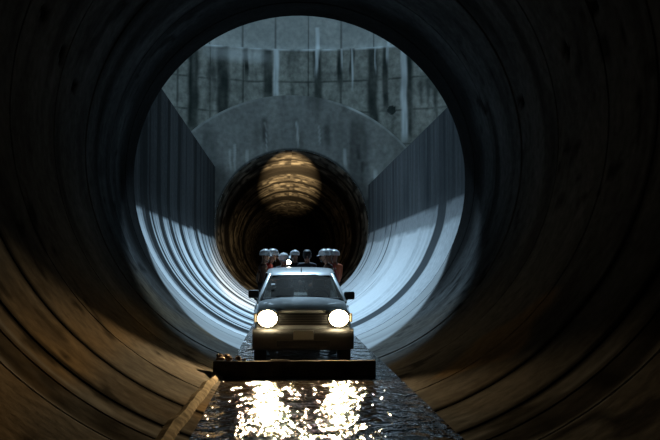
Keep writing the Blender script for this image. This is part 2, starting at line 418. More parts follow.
    inn = [bm.verts.new(((TR + 0.7) * math.cos(2 * PI * k / n), RIM_Y - 0.02, TR + (TR + 0.7) * math.sin(2 * PI * k / n))) for k in range(n)]
    def sq(k):
        c, s = math.cos(2 * PI * k / n), math.sin(2 * PI * k / n); m = 8.0 / max(abs(c), abs(s)); return (m * c, RIM_Y - 0.02, TR + m * s)
    out = [bm.verts.new(sq(k)) for k in range(n)]
    for k in range(n): bm.faces.new((inn[k], inn[(k + 1) % n], out[(k + 1) % n], out[k]))
    r = bmesh.ops.extrude_face_region(bm, geom=bm.faces[:])
    bmesh.ops.translate(bm, vec=(0, -2.2, 0), verts=[v for v in r['geom'] if isinstance(v, bmesh.types.BMVert)])
    o = bm_obj('wall_front', bm, M_shaft)
    tagp(o, 'concrete headwall round the mouth of the near tunnel', 'headwall', kind='structure')
    bm = bmesh.new()
    bmesh.ops.create_circle(bm, cap_ends=True, segments=64, radius=SH_R + 0.5, matrix=Matrix.Translation((0, SH_C, -0.6)))
    o = bm_obj('floor_shaft', bm, M_floor); tagp(o, 'dark concrete floor of the shaft beside the channel', 'floor', kind='structure')
shaft()

# arched headwall round the far mouth
def headwall():
    AR, ACZ = 8.05, 2.85
    nth, nr = 300, 110
    th = np.linspace(-2.35, 2.35, nth)                       # 0 = straight up
    inner_r = TR + 0.0
    T, U = np.meshgrid(th, np.linspace(0, 1, nr), indexing='ij')
    dx, dz = np.sin(T), np.cos(T)
    dcz = TR - ACZ
    bq = dz * dcz; rout = -bq + np.sqrt(bq ** 2 - dcz ** 2 + AR ** 2)
    Rr = inner_r + U * (rout - inner_r)
    X = Rr * dx; Z = TR + Rr * dz
    edge = 1 - U; dist = (rout - Rr)
    pale = np.zeros_like(X); dirt = np.zeros_like(X)
    pale = np.maximum(pale, 1.0 * bump1(dist, 0.03, 0.08, 0.5) * (0.25 + 0.75 * sst(0.35, 0.7, n1(X, 111, 0.9))) * sst(1.0, 4.0, np.abs(X - 0.2)))  # thin highlight along the arch edge, painted pale
    for xc, w, zt, zb in [(-3.25, .05, 7.9, 7.0), (-3.0, .06, 8.2, 7.3), (-2.35, .08, 7.9, 5.9), (-3.0, .05, 7.5, 6.9), (0.25, .05, 9.4, 8.2), (-4.6, .10, 7.1, 5.6), (2.75, .08, 8.0, 7.1), (4.35, .10, 6.9, 5.5), (4.7, .07, 6.6, 5.4), (-1.4, .03, 9.5, 8.0), (1.4, .04, 9.2, 8.4)]:
        e = bump1(X + (Z - zt) * 0.05 + 0.05 * (n1(Z, 120, 2) - .5), xc, w, 0.6) * sst(zb - 0.3, zb + 0.3, Z) * sst(zt + 0.2, zt, Z)
        pale = np.maximum(pale, 0.6 * e * (0.4 + 0.6 * n2(X, Z, 124, 14, 2.5)))
    for xc, w, zt, zb in [(3.75, .28, 7.5, 6.2), (3.5, .2, 8.4, 6.8), (-1.35, .16, 9.6, 8.3), (4.1, .3, 6.4, 4.5), (-4.2, .2, 7.5, 5.0), (1.9, .14, 9.4, 8.2)]:
        e = bump1(X + 0.2 * (n1(Z, 121, 1.6) - .5), xc, w, 0.8) * sst(zb - 0.4, zb + 0.4, Z) * sst(zt + 0.3, zt - 0.2, Z)
        dirt = np.maximum(dirt, 0.85 * e * (0.5 + 0.5 * n2(X, Z, 122, 6, 3)) * (1 - pale))
    dirt = np.maximum(dirt, 0.5 * sst(0.6, 0.85, n2(X, Z, 123, 2.2, 0.35)))
    dirt = np.maximum(dirt, 0.8 * bump1(Rr, TR, 0.10, 0.6))
    me = grid_mesh('wall_back', np.stack([X, np.full_like(X, FAR_Y), Z], -1), {'pale': np.clip(pale, 0, 1), 'dirt': np.clip(dirt, 0, 1)})
    bm = bmesh.new(); bm.from_mesh(me)
    # arch edge going back to the shaft wall
    a = [bm.verts.new((X[i, -1], FAR_Y, Z[i, -1])) for i in range(0, nth, 3)]; b = [bm.verts.new((v.co.x, 47.0, v.co.z)) for v in a]
    for k in range(len(a) - 1): bm.faces.new((a[k], a[k + 1], b[k + 1], b[k]))
    bm.to_mesh(me); bm.free()
    o = link('wall_back', me, M_head, None, True, 40)
    tagp(o, 'grey arched concrete headwall round the far tunnel mouth', 'headwall', kind='structure')
headwall()

# far tunnel
def far_tunnel():
    ys = np.concatenate([np.arange(FAR_Y, 100, 0.25), np.arange(100, 332, 2.0)])
    th = np.linspace(-PI, PI, 161)
    Y, T = np.meshgrid(ys, th, indexing='ij')
    R = np.full_like(Y, TR); dirt = np.zeros_like(Y); pale = np.zeros_like(Y)
    k = 0
    for y0 in np.arange(FAR_Y + 1.5, 120, 1.5):
        R = R - 0.035 * bump1(Y, y0, 0.2, 0.4) * (0.5 + 0.5 * ((k * 7) % 3) / 2); k += 1
        dirt = np.maximum(dirt, 0.6 * bump1(Y, y0 + 0.3, 0.18, 0.5))
    wob = 0.9 * (n2(T, Y, 140, 7, 0.3) - 0.5)
    for yc, w in [(53.2, 2.4), (67.8, 0.9), (60.5, 0.5), (75, 2.5), (48.2, 0.35)]:
        dirt = np.maximum(dirt, 0.92 * bump1(Y + wob, yc, w, 0.35))
    dirt = np.maximum(dirt, 0.75 * sst(0.58, 0.75, n2(T, Y, 141, 16, 0.9)))
    pale = 0.7 * sst(0.55, 0.8, n2(T, Y, 142, 9, 1.1)) * (1 - dirt)
    P = np.stack([R * np.sin(T), Y, TR - R * np.cos(T)], -1)
    me = grid_mesh('wall_far', P, {'pale': pale, 'dirt': dirt}, flip=True)
    bm = bmesh.new(); bm.from_mesh(me)
    bm.faces.new([bm.verts.new(((TR + 0.1) * math.sin(t), 329.5, TR - (TR + 0.1) * math.cos(t))) for t in np.linspace(-PI, PI, 64, endpoint=False)])
    bm.to_mesh(me); bm.free()
    o = link('wall_far', me, M_far, None, True, 40)
    tagp(o, 'dark round far tunnel with warm lit bands on its crown', 'tunnel wall', kind='structure')
far_tunnel()

# invert floor, water, mortar edge, sill
FL, WZ = 0.12, 0.22
def slab(name, x0, x1, y0, y1, z0, z1, m, nx=1, ny=1):
    bm = bmesh.new(); add_box(bm, ((x0 + x1) / 2, (y0 + y1) / 2, (z0 + z1) / 2), (x1 - x0, y1 - y0, z1 - z0))
    return bm_obj(name, bm, m)
o = slab('floor', -1.0, 1.0, -29.9, 329.0, -0.05, FL, M_floor); tagp(o, 'flat wet concrete invert under the water and the pickup', 'floor', kind='structure')
bm = bmesh.new()
hw = math.sqrt(TR ** 2 - (TR - WZ) ** 2)
vsx = [bm.verts.new(p) for p in ((-hw, -29.9, WZ), (hw, -29.9, WZ), (hw, 329.0, WZ), (-hw, 329.0, WZ))]; bm.faces.new(vsx)
o = bm_obj('water', bm, M_water); tagp(o, 'shallow rippled water glinting in the headlights along the tunnel bottom', 'water', kind='structure')

def mortar_edge():
    bm = bmesh.new(); n = 120; rows = []
    for k in range(n + 1):
        y = 2.0 + (12.9 - 2.0) * k / n
        w = 0.11 + 0.05 * float(n1(y, 201, 1.7)) + 0.07 * (12.9 - y) / 11
        x0 = -hw - 0.02 - 0.05 * float(n1(y, 202, 1.2)) - 0.12 * (12.9 - y) / 11
        x1 = x0 - w
        z = lambda x: TR - math.sqrt(TR ** 2 - x * x)
        rows.append([bm.verts.new(p) for p in ((x0, y, z(x0) - 0.02), (x0 - 0.02, y, z(x0) + 0.035), ((x0 + x1) / 2, y, z((x0 + x1) / 2) + 0.04 + 0.02 * float(n1(y, 203, 5))), (x1, y, z(x1) - 0.01))])
    for a, b in zip(rows[:-1], rows[1:]):
        for k in range(3): bm.faces.new((a[k], a[k + 1], b[k + 1], b[k]))
    o = bm_obj('trim_1', bm, M_curb, None, True)
    tagp(o, 'pale mortar strip along the left edge of the water', 'edge strip', kind='structure')
mortar_edge()
SILL_Y, SILL_T = 12.95, 0.445
bm = bmesh.new(); add_box(bm, (-0.24, SILL_Y + 0.06, (SILL_T + 0.02) / 2), (2.46, 0.12, SILL_T - 0.02), 0.01)
o = bm_obj('trim_2', bm, M_sill, None); tagp(o, 'low dark concrete sill across the tunnel bottom in front of the pickup', 'sill', kind='structure')

# ------------------------------------------------------------------ pickup truck
M_paint = mat('silver_white_paint', (0.80, 0.82, 0.82), 0.30, 0.0, 0.5, 0.6, 0.08, 3)
M_trim = mat('black_plastic', (0.015, 0.015, 0.016), 0.45, noise=0.2)
M_bump = mat('grey_bumper_plastic', (0.09, 0.085, 0.08), 0.5, noise=0.2)
M_chrome = mat('chrome', (0.7, 0.7, 0.7), 0.15, 1.0)
M_rubber = mat('tyre_rubber', (0.012, 0.012, 0.012), 0.8, noise=0.3, nscale=30)
M_rim = mat('steel_rim', (0.35, 0.35, 0.36), 0.35, 0.9)
M_seat = mat('grey_seat_fabric', (0.16, 0.14, 0.12), 0.9, noise=0.25, nscale=20)
M_dash = mat('dashboard_vinyl', (0.10, 0.095, 0.09), 0.5, noise=0.2)
M_plate = mat('number_plate_white', (0.45, 0.45, 0.43), 0.5)
M_bed = mat('bed_paint', (0.4, 0.42, 0.43), 0.45, 0.1, noise=0.2)
M_amber = mat('clear_indicator_lens', (0.20, 0.17, 0.13), 0.3)
M_paper = mat('sticker_paper', (0.7, 0.72, 0.72), 0.7)
def glass(name, tint, alpha_mix):
    m = bpy.data.materials.new(name); m.use_nodes = True
    nt = m.node_tree; nt.nodes.remove(nt.nodes['Principled BSDF'])
    L = nt.links.new; N = nt.nodes.new
    tr = N('ShaderNodeBsdfTransparent'); tr.inputs[0].default_value = (*tint, 1)
    gl = N('ShaderNodeBsdfGlossy'); gl.inputs['Roughness'].default_value = 0.06
    df = N('ShaderNodeBsdfDiffuse'); df.inputs[0].default_value = (0.30, 0.27, 0.24, 1)    # film of dust, thickened to paint in the headlights' veil
    mx0 = N('ShaderNodeMixShader'); mx0.inputs[0].default_value = alpha_mix
    fr = N('ShaderNodeFresnel'); fr.inputs[0].default_value = 1.5
    mx = N('ShaderNodeMixShader')
    L(tr.outputs[0], mx0.inputs[1]); L(df.outputs[0], mx0.inputs[2])
    L(fr.outputs[0], mx.inputs[0]); L(mx0.outputs[0], mx.inputs[1]); L(gl.outputs[0], mx.inputs[2])
    L(mx.outputs[0], nt.nodes['Material Output'].inputs[0])
    return m
M_glass = glass('dusty_veiled_glass', (0.72, 0.75, 0.74), 0.26)
LAMPC = (1.0, 0.74, 0.40)
M_lamp = mat('lit_headlight_lens', (1, 0.95, 0.85), 0.2, emis=(1.0, 0.84, 0.52), estr=26)
M_reflector = mat('headlight_reflector', (0.85, 0.82, 0.75), 0.15, 1.0)

truck = empty('pickup_truck', (-0.08, 14.45, FL))
tagp(truck, 'silver pickup truck with both headlights on, driving through the water towards the viewer', 'pickup truck')

def body_section(y, w, zt, zb, crown=0.03, sh=0.13):
    half = [(0, zt + crown), (w * 0.45, zt + crown * 0.8), (w * 0.78, zt + crown * 0.1), (w * 0.92, zt - 0.035), (w * 0.985, zt - sh),
            (w, zt - sh - 0.12), (w * 1.0, (zt + zb) / 2), (w * 0.985, zb + 0.14), (w * 0.94, zb + 0.03), (w * 0.8, zb), (0, zb)]
    return [(x, y, z) for x, z in half] + [(-x, y, z) for x, z in half[-2:0:-1]]
# hood, wings and cabin sides
bm = bmesh.new()
loft(bm, [body_section(*s) for s in [(0.10, 0.70, 0.93, 0.42, 0.01, 0.1), (0.12, 0.79, 0.99, 0.36, 0.02), (0.20, 0.82, 1.02, 0.34, 0.035), (0.45, 0.84, 1.065, 0.32, 0.045),
        (0.85, 0.85, 1.115, 0.31, 0.05), (1.18, 0.85, 1.15, 0.31, 0.05), (1.24, 0.85, 1.12, 0.31, 0.0), (1.45, 0.855, 1.08, 0.30, -0.02), (2.2, 0.86, 1.08, 0.30, -0.02), (3.22, 0.855, 1.08, 0.31, -0.02), (3.25, 0.85, 1.07, 0.33, -0.02)]])
for f in bm.faces: f.smooth = True
body = bm_obj('body', bm, M_paint, truck, True, 40)
def bool_cut(o, cutters):
    for c in cutters:
        md = o.modifiers.new('cut', 'BOOLEAN'); md.operation = 'DIFFERENCE'; md.object = c; md.solver = 'EXACT'
    bpy.context.view_layer.update()
    dg = bpy.context.evaluated_depsgraph_get()
    me = bpy.data.meshes.new_from_object(o.evaluated_get(dg))
    o.modifiers.clear(); o.data = me
    for c in cutters: bpy.data.objects.remove(c, do_unlink=True)
WR = 0.33
cs = []
for sx in (-1, 1):
    bm = bmesh.new()
    bmesh.ops.create_cone(bm, cap_ends=True, segments=40, radius1=WR + 0.07, radius2=WR + 0.07, depth=0.34, matrix=Matrix.Translation((sx * 0.78, 0.82, WR)) @ Matrix.Rotation(PI / 2, 4, 'Y'))
    c = bm_obj('arch_cutter', bm, M_trim, truck); cs.append(c)
bool_cut(body, cs)

# bonnet shut line and wiper cowl
bm = bmesh.new(); add_box(bm, (0, 1.235, 1.165), (1.44, 0.09, 0.035), 0.012); bm_obj('cowl', bm, M_trim, truck, True)
for s in (-1, 1):
    bm = bmesh.new()
    add_tube(bm, [(s * 0.15 + 0.28, 1.22, 1.195), (s * 0.15 - 0.02, 1.27, 1.222), (s * 0.15 - 0.32, 1.26, 1.215)], 0.010, 6)
    bm_obj('wiper', bm, M_trim, truck, True)

# greenhouse: pillars, roof, glass
def bar(bm, a, b, w, t):
    a, b = Vector(a), Vector(b); d = (b - a); q = d.to_track_quat('Z', 'Y').to_matrix()
    add_box(bm, (a + b) / 2, (w, t, d.length + 0.02), min(w, t) * 0.25, q)
WSB = [(-0.775, 1.22, 1.16), (0.775, 1.22, 1.16)]; WST = [(-0.575, 1.95, 1.585), (0.575, 1.95, 1.585)]
for s, nm in ((-1, 0), (1, 1)):
    bm = bmesh.new(); bar(bm, (s * 0.80, 1.20, 1.10), (s * 0.60, 1.95, 1.60), 0.06, 0.055); bm_obj('front_pillar', bm, M_paint, truck, True)
    bm = bmesh.new(); bar(bm, (s * 0.815, 2.28, 1.05), (s * 0.64, 2.30, 1.62), 0.05, 0.09); bm_obj('middle_pillar', bm, M_trim, truck, True)
    bm = bmesh.new(); bar(bm, (s * 0.815, 3.19, 1.05), (s * 0.65, 3.08, 1.62), 0.06, 0.10); bm_obj('rear_pillar', bm, M_paint, truck, True)
bm = bmesh.new()
secs = []
for y, w, z, t in [(1.90, 0.56, 1.575, 0.01), (1.94, 0.60, 1.60, 0.03), (2.05, 0.63, 1.645, 0.045), (2.35, 0.655, 1.70, 0.055), (2.75, 0.66, 1.73, 0.055), (3.05, 0.65, 1.73, 0.05), (3.15, 0.63, 1.70, 0.03), (3.18, 0.60, 1.66, 0.01)]:
    half = [(0, z + 0.018), (w * 0.5, z + 0.014), (w * 0.85, z), (w * 0.96, z - 0.018), (w, z - 0.05), (w * 0.96, z - 0.06 - t * 0.3), (0, z - 0.03 - t * 0.3)]
    secs.append([(x, y, q) for x, q in half] + [(-x, y, q) for x, q in half[-2:0:-1]])
loft(bm, secs)
roof = bm_obj('roof', bm, M_paint, truck, True, 50)
bm = bmesh.new(); add_tube(bm, [(0.005, 2.00, 1.62), (0.005, 2.02, 1.69), (0.005, 2.08, 1.74)], [0.014, 0.012, 0.006], 8); bm_obj('antenna', bm, M_trim, truck, True)

def glass_panel(name, p, curve=0.0):
    bl, br, tr_, tl = [Vector(q) for q in p]
    n = (br - bl).cross(tl - bl).normalized()
    nu, nv = 12, 6; P = []
    for j in range(nv + 1):
        for i in range(nu + 1):
            u, v = i / nu, j / nv
            q = (bl * (1 - u) + br * u) * (1 - v) + (tl * (1 - u) + tr_ * u) * v
            P.append(q + n * curve * (1 - (2 * u - 1) ** 2))
    F = [(j * (nu + 1) + i, j * (nu + 1) + i + 1, (j + 1) * (nu + 1) + i + 1, (j + 1) * (nu + 1) + i) for j in range(nv) for i in range(nu)]
    me = bpy.data.meshes.new(name); me.from_pydata([tuple(q) for q in P], [], F)
    return link(name, me, M_glass, truck, True)
ws = glass_panel('windscreen', [WSB[0], WSB[1], WST[1], WST[0]], 0.04)
bm = bmesh.new(); add_box(bm, (-0.53, 1.53, 1.425), (0.075, 0.01, 0.05), 0, Matrix.Rotation(math.radians(-60), 3, 'X')); bm_obj('sticker', bm, M_paper, ws)
bm = bmesh.new(); add_box(bm, (0.0, 1.925, 1.578), (1.10, 0.05, 0.03), 0.01); bm_obj('windscreen_header', bm, M_trim, truck)
for s in (-1, 1):
    glass_panel('side_window', [(s * 0.81, 1.42, 1.10), (s * 0.82, 2.24, 1.10), (s * 0.65, 2.26, 1.59), (s * 0.62, 2.02, 1.57)])
    glass_panel('side_window', [(s * 0.82, 2.34, 1.10), (s * 0.815, 3.14, 1.10), (s * 0.655, 3.05, 1.59), (s * 0.65, 2.35, 1.59)])
glass_panel('rear_window', [(-0.76, 3.21, 1.12), (0.76, 3.21, 1.12), (0.60, 3.10, 1.59), (-0.60, 3.10, 1.59)])
# doors
for s in (-1, 1):
    for y0, y1 in ((1.32, 2.28), (2.31, 3.15)):
        bm = bmesh.new(); add_box(bm, (s * 0.858, (y0 + y1) / 2, 0.72), (0.022, y1 - y0, 0.64), 0.008)
        d = bm_obj('door', bm, M_paint, truck, True)
        bm = bmesh.new(); add_box(bm, (s * 0.885, y1 - 0.14, 0.90), (0.035, 0.16, 0.035), 0.01); bm_obj('door_handle', bm, M_trim, d, True)
# dashboard, seats, wheel
bm = bmesh.new(); add_box(bm, (0, 1.55, 1.10), (1.46, 0.42, 0.14), 0.05); bm_obj('dashboard', bm, M_dash, truck, True)
for s in (-1, 1):
    bm = bmesh.new(); add_box(bm, (s * 0.36, 2.45, 1.10), (0.46, 0.14, 0.48), 0.05, Matrix.Rotation(math.radians(-12), 3, 'X'))
    st = bm_obj('seat', bm, M_seat, truck, True)
    bm = bmesh.new(); add_box(bm, (s * 0.36, 2.53, 1.42), (0.25, 0.10, 0.16), 0.045, Matrix.Rotation(math.radians(-10), 3, 'X')); bm_obj('headrest', bm, M_seat, st, True)
bm = bmesh.new()
add_tube(bm, [(0.36 + 0.18 * math.cos(a), 1.86 + 0.05 * math.sin(a), 1.14 + 0.17 * math.sin(a)) for a in np.linspace(0, 2 * PI, 28, endpoint=False)], 0.015, 8, True)
add_tube(bm, [(0.18, 1.86, 1.14), (0.54, 1.86, 1.14)], 0.016, 8); add_tube(bm, [(0.36, 1.86, 1.14), (0.36, 1.6, 1.05)], 0.025, 8)
bm_obj('steering_wheel', bm, M_trim, truck, True)
# grille
bm = bmesh.new(); add_box(bm, (0, 0.09, 0.86), (0.86, 0.06, 0.20), 0.02); gr = bm_obj('grille', bm, M_trim, truck, True)
bm = bmesh.new()
for z in (0.80, 0.84, 0.88, 0.92): add_box(bm, (0, 0.055, z), (0.82, 0.03, 0.013), 0.003)
bm_obj('slats', bm, M_bump, gr)
# front bumper, plate
bm = bmesh.new()
secs = []
for x in np.linspace(-0.86, 0.86, 25):
    back = 0.10 * (abs(x) / 0.86) ** 4 + 0.015 * (x / 0.86) ** 2
    secs.append([(x, -0.05 + back, 0.66), (x, -0.075 + back, 0.62), (x, -0.08 + back, 0.50), (x, -0.06 + back, 0.40), (x, 0.0 + back, 0.345), (x, 0.2, 0.345), (x, 0.2, 0.70), (x, 0.02 + back, 0.70)])
loft(bm, secs); bump_o = bm_obj('front_bumper', bm, M_bump, truck, True, 50)
bm = bmesh.new(); add_box(bm, (0, -0.075, 0.46), (0.9, 0.03, 0.10), 0.01); bm_obj('air_intake', bm, M_trim, bump_o, True)
bm = bmesh.new(); add_box(bm, (0, -0.09, 0.605), (0.34, 0.015, 0.15), 0.006); bm_obj('number_plate', bm, M_plate, truck, True)
# headlights
for s in (-1, 1):
    cx, cz = s * 0.605, 0.875
    bm = bmesh.new()
    secs = []
    for t, y in ((1.06, 0.16), (1.06, 0.075), (1.0, 0.05), (0.92, 0.05)):
        secs.append([(cx + t * 0.19 * math.copysign(abs(math.cos(a)) ** 0.75, math.cos(a)), y + 0.03 * max(0, s * math.cos(a)), cz + t * 0.150 * math.copysign(abs(math.sin(a)) ** 0.75, math.sin(a))) for a in np.linspace(0, 2 * PI, 32, endpoint=False)])
    loft(bm, secs); hl = bm_obj('headlight', bm, M_reflector, truck, True, 40)
    bm = bmesh.new(); rows = []
    for r, y in ((1.0, 0.052), (0.97, 0.02), (0.85, -0.015), (0.6, -0.04), (0.3, -0.052), (0.05, -0.055)):
        rows.append([(cx + r * 0.165 * math.cos(a), y, cz + r * 0.142 * math.sin(a)) for a in np.linspace(0, 2 * PI, 32, endpoint=False)])
    loft(bm, rows); bm_obj('lens', bm, M_lamp, hl, True)
    bm = bmesh.new(); add_box(bm, (s * 0.815, 0.13, 0.885), (0.045, 0.12, 0.15), 0.015); bm_obj('indicator', bm, M_amber, truck, True)
    ld = bpy.data.lights.new('headlight_beam', 'SPOT'); ld.energy = 1700; ld.color = LAMPC; ld.spot_size = math.radians(68); ld.spot_blend = 1.0; ld.shadow_soft_size = 0.07
    lo = bpy.data.objects.new('headlight_beam', ld); COL.objects.link(lo); lo.parent = truck
    lo.location = (cx, -0.14, cz); lo.rotation_euler = Vector((s * 0.05 - 0.16, -1, -0.17)).to_track_quat('-Z', 'Y').to_euler()
# mirrors
for s in (-1, 1):
    bm = bmesh.new(); add_box(bm, (s * 0.885, 1.36, 1.235 - 0.015 * s), (0.20, 0.09, 0.15), 0.035); mr_ = bm_obj('door_mirror', bm, M_trim, truck, True)
    bm = bmesh.new(); add_tube(bm, [(s * 0.80, 1.40, 1.12), (s * 0.87, 1.37, 1.17)], 0.022, 8); bm_obj('mirror_arm', bm, M_trim, mr_, True)
    bm = bmesh.new(); add_box(bm, (s * 0.885, 1.408, 1.235 - 0.015 * s), (0.17, 0.006, 0.12)); bm_obj('mirror_glass', bm, M_chrome, mr_)
# wheels
for y in (0.82, 4.05):
    for s in (-1, 1):
        M = Matrix.Translation((s * 0.74, y, WR)) @ Matrix.Rotation(s * PI / 2, 4, 'Y')
        bm = bmesh.new(); add_lathe(bm, [(0.20, -0.10), (0.30, -0.105), (WR - 0.01, -0.08), (WR, -0.03), (WR, 0.03), (WR - 0.01, 0.08), (0.30, 0.105), (0.20, 0.10), (0.20, -0.10)], 40, M)
        w_ = bm_obj('wheel', bm, M_rubber, truck, True, 40)
        bm = bmesh.new(); add_lathe(bm, [(0.205, -0.09), (0.205, 0.095), (0.18, 0.09), (0.14, 0.05), (0.06, 0.06), (0.05, 0.09), (0.0, 0.09)], 32, M)
        bm_obj('rim', bm, M_rim, w_, True, 30)
# chassis and bed
bm = bmesh.new()
for s in (-1, 1): add_box(bm, (s * 0.42, 2.70, 0.40), (0.09, 5.0, 0.12))
for y in (0.82, 4.05): add_box(bm, (0, y, WR), (1.4, 0.09, 0.09))
bm_obj('chassis', bm, M_trim, truck)
BED0, BED1, BEDF, RAIL = 3.30, 5.35, 0.72, 1.22
bm = bmesh.new(); add_box(bm, (0, (BED0 + BED1) / 2, BEDF - 0.03), (1.66, BED1 - BED0, 0.06), 0.01); bm_obj('bed_floor', bm, M_bed, truck)
for s in (-1, 1):
    bm = bmesh.new(); add_box(bm, (s * 0.825, (BED0 + BED1) / 2, (0.50 + RAIL) / 2), (0.06, BED1 - BED0, RAIL - 0.50), 0.02)
    bm_obj('bed_side', bm, M_paint, truck, True)
    bm = bmesh.new(); add_box(bm, (s * 0.90, 4.05, 0.62), (0.10, 0.9, 0.10), 0.04); bm_obj('fender', bm, M_paint, truck, True)
bm = bmesh.new(); add_box(bm, (0, BED0 + 0.02, (0.5 + RAIL) / 2), (1.62, 0.04, RAIL - 0.5), 0.01); bm_obj('bed_headboard', bm, M_paint, truck, True)
bm = bmesh.new(); add_box(bm, (0, BED1 - 0.03, (0.5 + RAIL) / 2), (1.62, 0.06, RAIL - 0.5), 0.02); bm_obj('tailgate', bm, M_paint, truck, True)
for s in (-1, 1):
    bm = bmesh.new(); add_box(bm, (s * 0.75, BED1 + 0.01, 0.85), (0.14, 0.05, 0.28), 0.015); bm_obj('tail_light', bm, mat('red_lens', (0.35, 0.01, 0.01), 0.2), truck, True)

# ------------------------------------------------------------------ crates people sit on in the bed
M_wood = mat('worn_crate_wood', (0.22, 0.15, 0.09), 0.8, noise=0.4, nscale=6)
BEDZ = FL + BEDF
def crate(x, y, w, d, h, label):
    t = empty('wooden_crate', (x, y, BEDZ)); tagp(t, label, 'crate', 'crates in the pickup bed')
    bm = bmesh.new(); add_box(bm, (0, 0, h / 2), (w - 0.03, d - 0.03, h - 0.01), 0.004); bm_obj('crate_box', bm, M_wood, t)
    for z in (0.06, h - 0.06):
        for s in (-1, 1):
            bm = bmesh.new(); add_box(bm, (0, s * (d / 2 - 0.008), z), (w, 0.016, 0.07), 0.003); bm_obj('batten', bm, M_wood, t)

# ------------------------------------------------------------------ people
M_skin = mat('skin', (0.33, 0.18, 0.12), 0.55, noise=0.1)
M_hair = mat('black_hair', (0.01, 0.009, 0.008), 0.6)
M_eye = mat('dark_eye', (0.01, 0.008, 0.006), 0.2)
M_lip = mat('lips', (0.32, 0.13, 0.11), 0.5)
M_hel = mat('white_helmet', (0.82, 0.84, 0.86), 0.3, noise=0.05, coat=0.3)
M_strap = mat('black_strap', (0.02, 0.02, 0.02), 0.7)
M_boot = mat('rubber_boot', (0.02, 0.02, 0.022), 0.5)
JK = {'red': mat('red_jacket', (0.52, 0.045, 0.03), 0.75, noise=0.25), 'orange': mat('orange_red_jacket', (0.60, 0.13, 0.04), 0.75, noise=0.25),
      'dark': mat('dark_navy_jacket', (0.02, 0.022, 0.03), 0.8, noise=0.3), 'brown': mat('dark_brown_jacket', (0.09, 0.045, 0.03), 0.8, noise=0.3)}
M_trous = mat('dark_trousers', (0.025, 0.027, 0.035), 0.85, noise=0.3)

def skin_mesh(chains):
    """chains: list of list of (pos, radius); points at equal positions are joined. Returns mesh."""
    V, Rr, E, roots, key = [], [], [], [], {}
    for ch in chains:
        prev = None; new_island = True
        for p, r in ch:
            k = tuple(round(c, 5) for c in p)
            if k in key: i = key[k]; new_island = new_island and False
            else:
                i = len(V); key[k] = i; V.append(tuple(p)); Rr.append(r)
            if prev is None:
                if i == len(V) - 1 and all(i not in e for e in E) and i not in roots:
                    roots.append(i)
            elif prev != i: E.append((prev, i))
            prev = i
    me = bpy.data.meshes.new('tmp'); me.from_pydata(V, E, [])
    o = bpy.data.objects.new('tmp', me); COL.objects.link(o)
    md = o.modifiers.new('s', 'SKIN'); md.use_smooth_shade = True; md.branch_smoothing = 0.4
    if not me.skin_vertices: 
        bm = bmesh.new(); bm.from_mesh(me); bm.verts.layers.skin.verify(); bm.to_mesh(me); bm.free()
    sv = me.skin_vertices[0].data
    for i, r in enumerate(Rr):
        sv[i].radius = r if isinstance(r, tuple) else (r, r); sv[i].use_root = i in roots
    o.modifiers.new('d', 'SUBSURF').levels = 1
    bpy.context.view_layer.update()
    dg = bpy.context.evaluated_depsgraph_get()
    out = bpy.data.meshes.new_from_object(o.evaluated_get(dg))
    bpy.data.objects.remove(o, do_unlink=True)
    return out

def merge_into(me, bm_extra, mi):
    bm = bmesh.new(); bm.from_mesh(me)
    t = bpy.data.meshes.new('t'); bm_extra.to_mesh(t); bm_extra.free()
    n0 = len(bm.faces); bm.from_mesh(t); bm.faces.ensure_lookup_table()
    for f in bm.faces[n0:]: f.material_index = mi; f.smooth = True
    bm.to_mesh(me); bm.free(); bpy.data.meshes.remove(t)

def ellipsoid(bm, c, s, seg=10):
    r = bmesh.ops.create_uvsphere(bm, u_segments=seg, v_segments=seg, radius=1)
    bmesh.ops.transform(bm, matrix=Matrix.Translation(c) @ Matrix.Diagonal((s[0], s[1], s[2], 1)), verts=r['verts'])

